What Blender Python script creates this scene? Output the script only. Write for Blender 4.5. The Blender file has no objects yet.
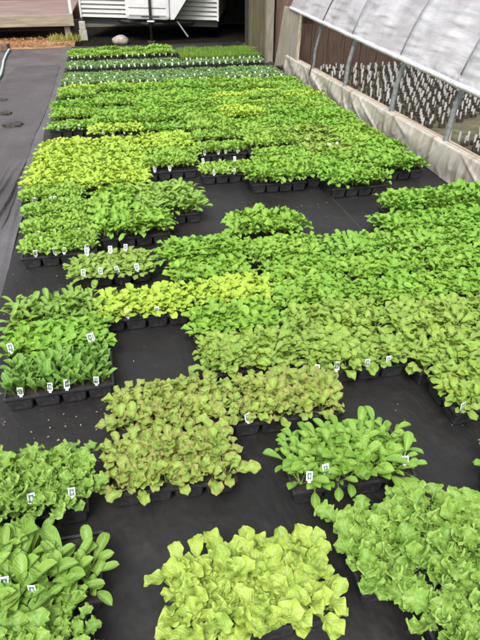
import bpy, bmesh, math, random
import numpy as np
from mathutils import Matrix, Vector, noise

R = math.radians
PI = math.pi
random.seed(7)
rng = np.random.default_rng(7)
scene = bpy.context.scene
COL = scene.collection

# ------------------------------------------------------------------ camera
cam_data = bpy.data.cameras.new('camera')
cam_data.sensor_fit = 'VERTICAL'
cam_data.sensor_height = 24.0
cam_data.lens = 24.0 * 545 / 640
cam_data.clip_end = 500
cam = bpy.data.objects.new('camera', cam_data)
COL.objects.link(cam)
cam.location = (0, 0, 1.95)
cam.rotation_euler = (R(90 - 34), 0, R(-12))
scene.camera = cam

# ------------------------------------------------------------------ sky, sun, exposure (bright overcast)
SUN_EL, SUN_AZ = 58, 205          # azimuth clockwise from +Y: light from behind the camera, a little to the left
world = bpy.data.worlds.new('World')
scene.world = world
world.use_nodes = True
nt = world.node_tree
bg = nt.nodes['Background']
sky = nt.nodes.new('ShaderNodeTexSky')
sky.sky_type = 'NISHITA'
sky.sun_disc = False
sky.sun_elevation = R(SUN_EL)
sky.sun_rotation = R(SUN_AZ)
sky.dust_density = 5.0
hsv = nt.nodes.new('ShaderNodeHueSaturation')
hsv.inputs['Saturation'].default_value = 0.16
nt.links.new(sky.outputs[0], hsv.inputs['Color'])
nt.links.new(hsv.outputs[0], bg.inputs['Color'])
bg.inputs['Strength'].default_value = 0.14

sun_data = bpy.data.lights.new('sun', 'SUN')
sun_data.energy = 1.5
sun_data.angle = R(22)
sun_data.color = (1, 0.97, 0.92)
sun = bpy.data.objects.new('sun', sun_data)
COL.objects.link(sun)
_d = Vector((math.sin(R(SUN_AZ)) * math.cos(R(SUN_EL)), math.cos(R(SUN_AZ)) * math.cos(R(SUN_EL)), math.sin(R(SUN_EL))))
sun.rotation_euler = _d.to_track_quat('Z', 'Y').to_euler()

scene.view_settings.view_transform = 'Standard'
scene.view_settings.look = 'None'
scene.view_settings.exposure = 1.3
scene.view_settings.gamma = 1.0
scene.cycles.use_denoising = True
scene.cycles.filter_width = 1.9
scene.cycles.max_bounces = 8
scene.cycles.transparent_max_bounces = 12

# ------------------------------------------------------------------ helpers
def mat(name):
    m = bpy.data.materials.new(name)
    m.use_nodes = True
    t = m.node_tree
    return m, t, t.nodes['Principled BSDF']

def N(t, kind, **inputs):
    n = t.nodes.new(kind)
    for k, v in inputs.items():
        n.inputs[k.replace('_', ' ')].default_value = v
    return n

def L(t, a, b):
    t.links.new(a, b)

def mixc(t, fac, a, b, mode='MIX'):
    n = t.nodes.new('ShaderNodeMix')
    n.data_type = 'RGBA'
    n.blend_type = mode
    for sock, v in ((n.inputs['Factor'], fac), (n.inputs['A'], a), (n.inputs['B'], b)):
        if hasattr(v, 'links'):
            L(t, v, sock)
        elif isinstance(v, (tuple, list)):
            sock.default_value = (*v[:3], 1)
        else:
            sock.default_value = v
    return n.outputs['Result']

def ramp(t, src, p0, p1):
    n = t.nodes.new('ShaderNodeMapRange')
    n.inputs['From Min'].default_value = p0
    n.inputs['From Max'].default_value = p1
    L(t, src, n.inputs['Value'])
    return n.outputs['Result']

def coords(t, scale=(1, 1, 1), kind='Object'):
    c = t.nodes.new('ShaderNodeTexCoord')
    m = t.nodes.new('ShaderNodeMapping')
    m.inputs['Scale'].default_value = scale
    L(t, c.outputs[kind], m.inputs['Vector'])
    return m.outputs['Vector']

def noise_tex(t, vec, scale, detail=4, rough=0.55):
    n = N(t, 'ShaderNodeTexNoise', Scale=scale, Detail=detail, Roughness=rough)
    L(t, vec, n.inputs['Vector'])
    return n.outputs['Fac']

def bump(t, bsdf, height, strength, dist=0.01):
    b = N(t, 'ShaderNodeBump', Strength=strength, Distance=dist)
    L(t, height, b.inputs['Height'])
    L(t, b.outputs[0], bsdf.inputs['Normal'])

def speckled(name, c1, c2, scale=8, rough=0.7, bumpy=0.3, stretch=(1, 1, 1), spec=0.4, lo=0.35, hi=0.65, c3=None, s3=1.5):
    m, t, b = mat(name)
    v = coords(t, stretch)
    n1 = noise_tex(t, v, scale)
    col = mixc(t, ramp(t, n1, lo, hi), c1, c2)
    if c3:
        col = mixc(t, ramp(t, noise_tex(t, v, s3), 0.5, 0.68), col, c3)
    L(t, col, b.inputs['Base Color'])
    b.inputs['Roughness'].default_value = rough
    b.inputs['Specular IOR Level'].default_value = spec
    bump(t, b, noise_tex(t, v, scale * 5), bumpy)
    return m

def mesh_obj(name, verts, faces, m=None, parent=None, smooth=False, cols=None, fmat=None):
    me = bpy.data.meshes.new(name)
    me.from_pydata([tuple(v) for v in verts], [], [tuple(int(i) for i in f) for f in faces])
    finish_mesh(me, m, smooth, cols, fmat)
    return link(name, me, parent)

def finish_mesh(me, m, smooth=False, cols=None, fmat=None):
    for mm in (m if isinstance(m, (list, tuple)) else [m]):
        if mm is not None:
            me.materials.append(mm)
    if smooth:
        me.polygons.foreach_set('use_smooth', [True] * len(me.polygons))
    if cols is not None:
        a = me.attributes.new('tint', 'FLOAT_COLOR', 'POINT')
        c = np.ones((len(me.vertices), 4), np.float32)
        c[:, :3] = np.asarray(cols)[:, :3]
        a.data.foreach_set('color', c.ravel())
        if np.asarray(cols).shape[1] == 5:
            a = me.attributes.new('blade', 'FLOAT_COLOR', 'POINT')
            c = np.zeros((len(me.vertices), 4), np.float32)
            c[:, :2] = cols[:, 3:5]
            a.data.foreach_set('color', c.ravel())
    if fmat is not None:
        me.polygons.foreach_set('material_index', fmat)
    me.update()

def link(name, me, parent=None, M=None):
    o = bpy.data.objects.new(name, me)
    COL.objects.link(o)
    if parent is not None:
        o.parent = parent
    if M is not None:
        o.matrix_basis = M
    return o

def tag(o, label=None, cat=None, group=None, kind=None):
    for k, v in (('label', label), ('category', cat), ('group', group), ('kind', kind)):
        if v:
            o[k] = v
    return o

def thing(name, label, cat, loc=(0, 0, 0), rz=0, group=None):
    o = bpy.data.objects.new(name, None)
    o.empty_display_size = 0.05
    COL.objects.link(o)
    o.location = loc
    o.rotation_euler = (0, 0, rz)
    return tag(o, label, cat, group)

class MB:
    """collects boxes, tubes and grids; build() links them as one mesh"""
    def __init__(s):
        s.v, s.f = [], []
    def box(s, x0, x1, y0, y1, z0, z1, bev=0.0):
        bm = bmesh.new()
        bmesh.ops.create_cube(bm, size=1, matrix=Matrix.Translation(((x0 + x1) / 2, (y0 + y1) / 2, (z0 + z1) / 2)) @ Matrix.Diagonal((x1 - x0, y1 - y0, z1 - z0, 1)))
        if bev:
            bmesh.ops.bevel(bm, geom=bm.edges[:], offset=bev, segments=2, affect='EDGES', profile=0.6)
        s.add(bm)
        return s
    def add(s, bm, M=None):
        k = len(s.v)
        bm.verts.ensure_lookup_table()
        for v in bm.verts:
            v.index = v.index
        bm.verts.index_update()
        s.v += [tuple((M @ v.co) if M else v.co) for v in bm.verts]
        s.f += [tuple(k + v.index for v in f.verts) for f in bm.faces]
        bm.free()
    def tube(s, pts, r, seg=8, cap=True):
        pts = [Vector(p) for p in pts]
        k = len(s.v)
        n = len(pts)
        a = None
        for i, p in enumerate(pts):
            d = (pts[min(i + 1, n - 1)] - pts[max(i - 1, 0)]).normalized()
            if a is None:
                a = d.cross(Vector((0, 0, 1)))
                if a.length < 1e-2:
                    a = d.cross(Vector((0, 1, 0)))
            a = (a - d * a.dot(d)).normalized()
            b = a.cross(d)
            rr = r[i] if isinstance(r, (list, tuple)) else r
            for j in range(seg):
                q = 2 * PI * j / seg
                s.v.append(tuple(p + a * math.cos(q) * rr + b * math.sin(q) * rr))
        for i in range(n - 1):
            for j in range(seg):
                j2 = (j + 1) % seg
                s.f.append((k + i * seg + j, k + i * seg + j2, k + (i + 1) * seg + j2, k + (i + 1) * seg + j))
        if cap:
            s.f.append(tuple(k + j for j in reversed(range(seg))))
            s.f.append(tuple(k + (n - 1) * seg + j for j in range(seg)))
        return s
    def prism(s, poly, y0, y1):
        """poly of (x, z), extruded along y"""
        k, n = len(s.v), len(poly)
        s.v += [(x, y0, z) for x, z in poly] + [(x, y1, z) for x, z in poly]
        s.f += [tuple(k + i for i in range(n)), tuple(k + n + i for i in reversed(range(n)))]
        s.f += [(k + i, k + n + i, k + n + (i + 1) % n, k + (i + 1) % n) for i in range(n)]
        return s
    def mesh(s, name, m, smooth=False):
        me = bpy.data.meshes.new(name)
        me.from_pydata(s.v, [], s.f)
        bm = bmesh.new(); bm.from_mesh(me)
        bmesh.ops.recalc_face_normals(bm, faces=bm.faces)
        bm.to_mesh(me); bm.free()
        finish_mesh(me, m, smooth)
        return me
    def build(s, name, m, parent=None, smooth=False, M=None):
        return link(name, s.mesh(name, m, smooth), parent, M)

def grid_mesh(fn, nu, nv):
    v = [fn(i / (nu - 1), j / (nv - 1)) for j in range(nv) for i in range(nu)]
    f = [(j * nu + i, j * nu + i + 1, (j + 1) * nu + i + 1, (j + 1) * nu + i) for j in range(nv - 1) for i in range(nu - 1)]
    return v, f

# ------------------------------------------------------------------ materials
def fabric_material(name, c1, c2, rough, stripe=0.0, spec=0.5):
    m, t, b = mat(name)
    v = coords(t)
    big = noise_tex(t, v, 1.3, 5, 0.6)
    fine = noise_tex(t, v, 60, 3)
    col = mixc(t, ramp(t, big, 0.35, 0.7), c1, c2)
    dust = ramp(t, noise_tex(t, v, 7, 6, 0.7), 0.58, 0.78)
    dm = t.nodes.new('ShaderNodeMath'); dm.operation = 'MULTIPLY'; dm.inputs[1].default_value = 0.35
    L(t, dust, dm.inputs[0])
    col = mixc(t, dm.outputs[0], col, (0.06, 0.052, 0.046))
    if stripe:
        sx = t.nodes.new('ShaderNodeSeparateXYZ'); L(t, v, sx.inputs[0])
        a = t.nodes.new('ShaderNodeMath'); a.operation = 'PINGPONG'; a.inputs[1].default_value = stripe / 2
        o_ = t.nodes.new('ShaderNodeMath'); o_.operation = 'ADD'; o_.inputs[1].default_value = stripe / 2
        L(t, sx.outputs['X'], o_.inputs[0]); L(t, o_.outputs[0], a.inputs[0])
        c = t.nodes.new('ShaderNodeMath'); c.operation = 'LESS_THAN'; c.inputs[1].default_value = 0.002
        L(t, a.outputs[0], c.inputs[0])
        d = t.nodes.new('ShaderNodeMath'); d.operation = 'MULTIPLY'; d.inputs[1].default_value = 0.16
        L(t, c.outputs[0], d.inputs[0])
        col = mixc(t, d.outputs[0], col, (0.22, 0.21, 0.22))
    L(t, col, b.inputs['Base Color'])
    rr = t.nodes.new('ShaderNodeMapRange')
    rr.inputs['To Min'].default_value = rough - 0.12
    rr.inputs['To Max'].default_value = rough + 0.15
    L(t, big, rr.inputs['Value'])
    L(t, rr.outputs[0], b.inputs['Roughness'])
    b.inputs['Specular IOR Level'].default_value = spec
    # woven threads: two crossed fine waves
    w1 = N(t, 'ShaderNodeTexWave', Scale=70.0, Distortion=0.4); w1.bands_direction = 'X'; L(t, v, w1.inputs['Vector'])
    w2 = N(t, 'ShaderNodeTexWave', Scale=70.0, Distortion=0.4); w2.bands_direction = 'Y'; L(t, v, w2.inputs['Vector'])
    ad = t.nodes.new('ShaderNodeMath'); ad.operation = 'ADD'; L(t, w1.outputs['Fac'], ad.inputs[0]); L(t, w2.outputs['Fac'], ad.inputs[1])
    ad2 = t.nodes.new('ShaderNodeMath'); ad2.operation = 'ADD'; L(t, ad.outputs[0], ad2.inputs[0]); L(t, fine, ad2.inputs[1])
    b1 = N(t, 'ShaderNodeBump', Strength=0.1, Distance=0.002); L(t, ad2.outputs[0], b1.inputs['Height'])
    b2 = N(t, 'ShaderNodeBump', Strength=0.4, Distance=0.05)
    L(t, noise_tex(t, coords(t, (1.6, 0.9, 1)), 4, 3), b2.inputs['Height']); L(t, b1.outputs[0], b2.inputs['Normal'])
    L(t, b2.outputs[0], b.inputs['Normal'])
    return m

M_fabric = fabric_material('black_weed_fabric', (0.005, 0.0047, 0.005), (0.011, 0.010, 0.010), 0.55, 3.8, 0.38)
M_fabric_path = fabric_material('path_weed_fabric', (0.038, 0.036, 0.039), (0.074, 0.070, 0.075), 0.36)
M_fabric_strip = fabric_material('strip_weed_fabric', (0.030, 0.026, 0.028), (0.055, 0.048, 0.051), 0.5, 0.4)
M_earth = speckled('earth', (0.03, 0.024, 0.018), (0.07, 0.055, 0.04), 3, 0.9, 0.6)
M_soil = speckled('potting_soil', (0.012, 0.009, 0.007), (0.04, 0.03, 0.022), 120, 0.95, 0.8)

def plastic_mat():
    m, t, b = mat('black_tray_plastic')
    v = coords(t)
    oi = t.nodes.new('ShaderNodeObjectInfo')
    col = mixc(t, ramp(t, noise_tex(t, v, 40, 4), 0.45, 0.75), (0.014, 0.014, 0.016), (0.045, 0.042, 0.04))
    col = mixc(t, oi.outputs['Random'], col, mixc(t, 0.5, col, (0.02, 0.022, 0.026)))
    L(t, col, b.inputs['Base Color'])
    b.inputs['Roughness'].default_value = 0.42
    bump(t, b, noise_tex(t, v, 90), 0.12, 0.004)
    return m
M_plastic = plastic_mat()

def leaf_mat(name, dark, light, margin=None, margin_amt=0.0, rib=(0.33, 0.43, 0.17), rib_amt=0.55, gloss=0.42, transl=0.30):
    m, t, b = mat(name)
    at = t.nodes.new('ShaderNodeAttribute'); at.attribute_name = 'tint'
    sp = t.nodes.new('ShaderNodeSeparateColor'); L(t, at.outputs['Color'], sp.inputs[0])
    oi = t.nodes.new('ShaderNodeObjectInfo')
    ad = t.nodes.new('ShaderNodeMath'); ad.operation = 'ADD'; L(t, sp.outputs[1], ad.inputs[0]); L(t, oi.outputs['Random'], ad.inputs[1])
    fr = t.nodes.new('ShaderNodeMath'); fr.operation = 'FRACT'; L(t, ad.outputs[0], fr.inputs[0])
    g6 = t.nodes.new('ShaderNodeMath'); g6.operation = 'MULTIPLY_ADD'; g6.inputs[1].default_value = 0.35
    h6 = t.nodes.new('ShaderNodeMath'); h6.operation = 'MULTIPLY'; h6.inputs[1].default_value = 0.65
    L(t, fr.outputs[0], h6.inputs[0]); L(t, oi.outputs['Random'], g6.inputs[0]); L(t, h6.outputs[0], g6.inputs[2])
    col = mixc(t, g6.outputs[0], dark, light)
    hs = t.nodes.new('ShaderNodeHueSaturation')
    hs.inputs['Saturation'].default_value = 1.0
    for nm, lo_, hi_ in (('Hue', .488, .512), ('Value', 1.12, .86)):
        q = t.nodes.new('ShaderNodeMapRange'); q.inputs['To Min'].default_value = lo_; q.inputs['To Max'].default_value = hi_
        L(t, oi.outputs['Random'], q.inputs['Value']); L(t, q.outputs[0], hs.inputs[nm])
    L(t, col, hs.inputs['Color'])
    col = hs.outputs['Color']
    v = coords(t)
    mott = noise_tex(t, v, 55, 3)
    col = mixc(t, ramp(t, mott, 0.35, 0.8), col, mixc(t, 0.4, col, light))
    if margin:
        mm = t.nodes.new('ShaderNodeMath'); mm.operation = 'MULTIPLY'; L(t, sp.outputs[0], mm.inputs[0])
        rr = t.nodes.new('ShaderNodeMapRange'); rr.inputs['To Min'].default_value = 0.25 * margin_amt; rr.inputs['To Max'].default_value = margin_amt
        n2 = t.nodes.new('ShaderNodeMath'); n2.operation = 'FRACT'
        m7 = t.nodes.new('ShaderNodeMath'); m7.operation = 'MULTIPLY'; m7.inputs[1].default_value = 7.31
        L(t, ad.outputs[0], m7.inputs[0]); L(t, m7.outputs[0], n2.inputs[0]); L(t, n2.outputs[0], rr.inputs['Value'])
        L(t, rr.outputs[0], mm.inputs[1])
        col = mixc(t, mm.outputs[0], col, margin)
    # side veins running out from the midrib, the blade quilted between them
    bl_ = t.nodes.new('ShaderNodeAttribute'); bl_.attribute_name = 'blade'
    bs = t.nodes.new('ShaderNodeSeparateColor'); L(t, bl_.outputs['Color'], bs.inputs[0])
    v1 = t.nodes.new('ShaderNodeMath'); v1.operation = 'MULTIPLY_ADD'; v1.inputs[1].default_value = -2.4; L(t, bs.outputs[0], v1.inputs[0])
    v2 = t.nodes.new('ShaderNodeMath'); v2.operation = 'MULTIPLY'; v2.inputs[1].default_value = 11.0; L(t, bs.outputs[1], v2.inputs[0]); L(t, v2.outputs[0], v1.inputs[2])
    v3 = t.nodes.new('ShaderNodeMath'); v3.operation = 'PINGPONG'; v3.inputs[1].default_value = 0.5; L(t, v1.outputs[0], v3.inputs[0])
    vein = ramp(t, v3.outputs[0], 0.13, 0.0)
    vm = t.nodes.new('ShaderNodeMath'); vm.operation = 'MULTIPLY'; vm.inputs[1].default_value = 0.15 if rib_amt else 0.0; L(t, vein, vm.inputs[0])
    col = mixc(t, vm.outputs[0], col, rib)
    rm = t.nodes.new('ShaderNodeMath'); rm.operation = 'MULTIPLY'; rm.inputs[1].default_value = rib_amt
    L(t, sp.outputs[2], rm.inputs[0])
    col = mixc(t, rm.outputs[0], col, rib)
    L(t, col, b.inputs['Base Color'])
    b.inputs['Roughness'].default_value = gloss
    b.inputs['Specular IOR Level'].default_value = 0.24
    qm = t.nodes.new('ShaderNodeMath'); qm.operation = 'ADD'; L(t, v3.outputs[0], qm.inputs[0]); L(t, noise_tex(t, v, 130, 2), qm.inputs[1])
    bump(t, b, qm.outputs[0], 0.5, 0.004)
    tr = t.nodes.new('ShaderNodeBsdfTranslucent')
    L(t, mixc(t, 1.0, col, (1.0, 1.0, 0.55), 'MULTIPLY'), tr.inputs['Color'])
    mx = t.nodes.new('ShaderNodeMixShader'); mx.inputs[0].default_value = transl
    L(t, b.outputs[0], mx.inputs[1]); L(t, tr.outputs[0], mx.inputs[2])
    L(t, mx.outputs[0], t.nodes['Material Output'].inputs['Surface'])
    return m

# ------------------------------------------------------------------ leaves and seedlings
# L length, W half width, p petiole share, a/b outline, e0..e1 elevation along the leaf, cup, ruffle, serration
VAR = {
    'yellow':  dict(L=.122, W=.0245, p=.36, a=.66, b=.36, e0=82, e1=4, cup=.40, ruf=.36, rufn=3.2, ser=.05, sern=5, bl=.14, n=6),
    'lime':    dict(L=.110, W=.0230, p=.40, a=.66, b=.38, e0=80, e1=2, cup=.36, ruf=.26, rufn=2.5, ser=.02, sern=4, bl=.12, n=6),
    'frilly':  dict(L=.138, W=.0320, p=.40, a=.75, b=.34, e0=84, e1=10, cup=.50, ruf=.36, rufn=5.2, ser=.12, sern=13, bl=.16, n=5),
    'oak':     dict(L=.118, W=.0235, p=.40, a=.66, b=.36, e0=82, e1=6, cup=.42, ruf=.28, rufn=2.5, ser=.06, sern=3, bl=.12, n=6),
    'bronze':  dict(L=.120, W=.0235, p=.38, a=.66, b=.34, e0=82, e1=8, cup=.42, ruf=.34, rufn=3.2, ser=.09, sern=5, bl=.14, n=6),
    'green':   dict(L=.110, W=.0215, p=.40, a=.66, b=.38, e0=80, e1=2, cup=.38, ruf=.26, rufn=2.5, ser=.03, sern=4, bl=.12, n=6),
    'lush':    dict(L=.120, W=.0235, p=.40, a=.66, b=.38, e0=80, e1=0, cup=.38, ruf=.26, rufn=2.5, ser=.03, sern=4, bl=.12, n=6),
    'cos':     dict(L=.150, W=.0205, p=.32, a=.75, b=.36, e0=80, e1=12, cup=.50, ruf=.10, rufn=1.4, ser=.0, sern=3, bl=.05, n=5),
    'bok':     dict(L=.142, W=.0180, p=.40, a=.78, b=.34, e0=82, e1=14, cup=.45, ruf=.09, rufn=1.3, ser=.0, sern=3, bl=.05, n=6),
    'spinach': dict(L=.102, W=.0145, p=.28, a=.75, b=.42, e0=86, e1=42, cup=.35, ruf=.12, rufn=1.5, ser=.03, sern=4, bl=.08, n=7),
    'small':   dict(L=.076, W=.0165, p=.38, a=.65, b=.40, e0=78, e1=5, cup=.35, ruf=.18, rufn=1.8, ser=.04, sern=4, bl=.08, n=6),
    'kale':    dict(L=.085, W=.0140, p=.48, a=.70, b=.44, e0=80, e1=5, cup=.25, ruf=.14, rufn=1.8, ser=.08, sern=4, bl=.06, n=5),
    'grass':   dict(L=.105, W=.0035, p=.05, a=.20, b=.60, e0=86, e1=55, cup=.10, ruf=.0, rufn=1, ser=.0, sern=3, bl=.0, n=9),
}
LEAFM = {
    'yellow':  leaf_mat('lime_yellow_lettuce_leaf', (0.20, 0.30, 0.035), (0.315, 0.425, 0.07), (0.40, 0.49, 0.14), 0.5),
    'lime':    leaf_mat('lime_lettuce_leaf', (0.20, 0.335, 0.024), (0.335, 0.46, 0.045), (0.39, 0.50, 0.10), 0.45),
    'frilly':  leaf_mat('frilly_lettuce_leaf', (0.09, 0.205, 0.022), (0.165, 0.30, 0.040), (0.31, 0.43, 0.11), 0.7),
    'oak':     leaf_mat('faintly_red_lettuce_leaf', (0.135, 0.255, 0.028), (0.225, 0.36, 0.052), (0.25, 0.17, 0.08), 0.40),
    'bronze':  leaf_mat('bronze_tipped_lettuce_leaf', (0.135, 0.25, 0.030), (0.235, 0.36, 0.058), (0.26, 0.125, 0.075), 0.75),
    'green':   leaf_mat('mid_green_lettuce_leaf', (0.092, 0.225, 0.018), (0.187, 0.35, 0.035), (0.27, 0.43, 0.07), 0.45),
    'lush':    leaf_mat('bright_green_lettuce_leaf', (0.083, 0.215, 0.016), (0.17, 0.34, 0.032), (0.26, 0.43, 0.07), 0.45),
    'cos':     leaf_mat('cos_lettuce_leaf', (0.095, 0.21, 0.025), (0.185, 0.31, 0.045), (0.25, 0.37, 0.08), 0.35, rib_amt=0.7),
    'bok':     leaf_mat('smooth_paddle_leaf', (0.085, 0.21, 0.020), (0.17, 0.31, 0.036), (0.24, 0.37, 0.07), 0.35, rib_amt=0.65, gloss=0.36),
    'spinach': leaf_mat('spinach_leaf', (0.07, 0.185, 0.024), (0.13, 0.27, 0.040), (0.22, 0.35, 0.08), 0.6, rib_amt=0.4),
    'small':   leaf_mat('young_lettuce_leaf', (0.12, 0.26, 0.022), (0.22, 0.37, 0.042), (0.29, 0.42, 0.08), 0.4),
    'kale':    leaf_mat('grey_green_brassica_leaf', (0.075, 0.165, 0.05), (0.16, 0.28, 0.09), rib_amt=0.6),
    'grass':   leaf_mat('onion_grass_blade', (0.09, 0.19, 0.02), (0.16, 0.28, 0.032), rib_amt=0.1),
}

def leaf(kind, nu, nv, s=1.0, rnd=None, wm=1.0):
    k = VAR[kind]
    Ln = k['L'] * s * rng.uniform(.88, 1.12)
    W = k['W'] * wm * s * rng.uniform(.88, 1.14)
    p = k['p']
    v = np.concatenate([[0], p + (1 - p) * (1 - (1 - np.linspace(0, 1, nv - 1)) ** 1.45)])
    t = np.clip((v - p) / (1 - p), 0, 1)
    pk = k['a'] / (k['a'] + k['b'])
    prof = np.sin(PI * np.clip(t, 0, 1) ** (math.log(.5) / math.log(pk))) ** (k['b'] * 1.45)
    prof[-1] = .12
    w = np.maximum(W * prof, .0022 * s if kind != 'grass' else .0015)
    el = np.radians(k['e0'] + (k['e1'] + rng.uniform(-12, 12) - k['e0']) * v ** 1.2)
    dv = np.diff(v, prepend=0) * Ln
    y = np.cumsum(dv * np.cos(el)); z = np.cumsum(dv * np.sin(el))
    u = np.linspace(-1, 1, nu)
    U, V = np.meshgrid(u, v)
    Pf = np.repeat(prof[:, None], nu, 1); Wd = np.repeat(w[:, None], nu, 1)
    ph = rng.uniform(0, 6.28, 6)
    side = np.where(U > 0, ph[0], ph[1])
    au = np.abs(U)
    serr = 1 + k['ser'] * np.sin(6.283 * k['sern'] * V + side * 2) * au
    X = U * Wd * serr
    disp = k['cup'] * W * U ** 2 * Pf + k['ruf'] * W * au ** (3.2 if kind == 'frilly' else 2.2) * np.sin(6.283 * k['rufn'] * V + side) * np.minimum(1, Pf * 1.4)
    disp = disp + k['bl'] * W * np.sin(9 * U + ph[2]) * np.sin(16 * V + ph[3]) * Pf
    # the edge of a ruffled leaf is longer than its midline: push it along the leaf too
    along = k['ruf'] * .2 * W * au ** 2 * np.sin(6.283 * k['rufn'] * V + side + 1.4) * Pf
    # rounded tip: middle reaches further than the edges
    along = along - .18 * W * U ** 2 * (t[:, None] ** 3)
    # fold along the midrib and twist
    E_ = np.repeat(el[:, None], nu, 1)
    tw = rng.uniform(-.35, .35) * V
    Xt = X * np.cos(tw); disp = disp + X * np.sin(tw)
    Y = y[:, None] + disp * -np.sin(E_) + along * np.cos(E_)
    Z = z[:, None] + disp * np.cos(E_) + along * np.sin(E_)
    Xt = Xt + rng.uniform(-.10, .10) * Ln * V ** 2
    verts = np.stack([Xt, Y, Z], -1).reshape(-1, 3)
    r = rng.uniform(0, 1) if rnd is None else rnd
    mar = np.clip(np.maximum(au ** (1.4 if kind == 'oak' else 2.0 if kind == 'bronze' else 3), (t[:, None] ** 5) * np.ones_like(au)), 0, 1)
    rib = np.clip(1 - au * (3.2 if kind not in ('cos', 'bok') else 2.6), 0, 1) * (1 - t[:, None] * .75)
    rib = np.maximum(rib, (V <= p + .01) * 1.0)
    cols = np.stack([mar, np.full_like(mar, r), rib, au, V], -1).reshape(-1, 5)
    fs = [(j * nu + i, j * nu + i + 1, (j + 1) * nu + i + 1, (j + 1) * nu + i) for j in range(nv - 1) for i in range(nu - 1)]
    return verts, np.array(fs), cols

def tf(M, verts):
    A = np.array(M)
    return verts @ A[:3, :3].T + A[:3, 3]

def rosette(kind, n=None):
    """matrices (fan of leaves) for one plant: outer leaves lean out, heart leaves stand up"""
    n = n or VAR[kind]['n']
    ph = random.uniform(0, 6.28)
    out = []
    for i in range(n):
        f = i / max(1, n - 1)
        s = (1.08 - .42 * f) * random.uniform(.9, 1.1)
        tilt = R((15 if kind not in ('spinach', 'grass') else 12) - 34 * f * (.8 if kind in ('cos', 'bok') else 1) + random.uniform(-9, 9))
        out.append(Matrix.Rotation(ph + i * 2.399 + random.uniform(-.25, .25), 4, 'Z') @ Matrix.Rotation(-tilt, 4, 'X') @ Matrix.Scale(s, 4))
    return out

def joined(parts):
    vs, fs, cs, k = [], [], [], 0
    for v, f, c in parts:
        vs.append(v); fs.append(f + k); cs.append(c); k += len(v)
    return np.concatenate(vs), np.concatenate(fs), np.concatenate(cs)

def plant_geo(kind, nu, nv, n=None, wm=1.0):
    ps = []
    for M in rosette(kind, n):
        v, f, c = leaf(kind, nu, nv, 1.0, None, wm)
        ps.append((tf(M, v), f, c))
    return joined(ps)

def geo_mesh(name, g, m):
    v, f, c = g
    me = bpy.data.meshes.new(name)
    me.from_pydata(v.tolist(), [], f.tolist())
    finish_mesh(me, m, True, c)
    return me

TW, TD, TZ = .545, .285, .090       # tray width, depth, rim height
GRID = {k: (10, 6) for k in VAR}
GRID.update({k: (10, 5) for k in ('yellow', 'bronze', 'bok', 'frilly')}, cos=(10, 5), grass=(14, 8))

def plant_spots(kind):
    nx, ny = GRID[kind]
    ph = random.uniform(0, 10)
    for j in range(ny):
        for i in range(nx):
            x = (i + .5) / nx * (TW - .05) + .025 + random.uniform(-.009, .009)
            y = (j + .5) / ny * (TD - .04) + .02 + random.uniform(-.010, .010)
            ex = (2 * x / TW - 1); ey = (2 * y / TD - 1)
            lx = 22 * ex ** 3 * (1 - .4 * abs(ey)) + random.uniform(-7, 7)
            ly = 27 * ey ** 3 * (1 - .4 * abs(ex)) + random.uniform(-9, 9)
            s = random.uniform(.86, 1.06) * (1 + .12 * noise.noise(Vector((x * 7, y * 7, ph)))) * (1.16 - .15 * (abs(ex) ** 3 + abs(ey) ** 3))
            yield Matrix.Translation((x, y, .078)) @ Matrix.Rotation(R(lx), 4, 'Y') @ Matrix.Rotation(R(-ly), 4, 'X') @ Matrix.Rotation(random.uniform(0, 6.28), 4, 'Z') @ Matrix.Scale(s, 4)

_cache = {}
def cached(key, fn):
    if key not in _cache:
        _cache[key] = fn()
    return _cache[key]

def leaf_variants(kind):
    big = kind in ('frilly',)
    return cached(('leaf', kind), lambda: [geo_mesh('leaf', leaf(kind, 9, 40 if big else 22, 1.0, .5 * q / 8), LEAFM[kind]) for q in range(8)])
def heart_variants(kind):
    return cached(('heart', kind), lambda: [geo_mesh('seedling', joined([(tf(Matrix.Rotation(a * 2.4, 4, 'Z') @ Matrix.Rotation(R(8), 4, 'X') @ Matrix.Scale(.55, 4), lf[0]), lf[1], lf[2]) for a in range(2) for lf in [leaf(kind, 7, 14)]]), LEAFM[kind]) for q in range(4)])
def seedling_variants(kind):
    big = kind in ('frilly',)
    return cached(('seed', kind), lambda: [geo_mesh('seedling', plant_geo(kind, 7, 24 if big else 13, VAR[kind]['n'] + 1, .86), LEAFM[kind]) for q in range(7)])
def foliage_variants(kind):
    def mk():
        ps = []
        pool = [plant_geo(kind, 3 if kind == 'grass' else 5, 4 if kind == 'grass' else 9, VAR[kind]['n'] + 2, .78) for _ in range(10)]
        for M in plant_spots(kind):
            v, f, c = random.choice(pool)
            c = c.copy(); c[:, 1] = (c[:, 1] + random.random()) % 1
            ps.append((tf(M, v), f, c))
        return geo_mesh('foliage', joined(ps), LEAFM[kind])
    return cached(('foliage', kind), lambda: [mk() for _ in range(4)])

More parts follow.
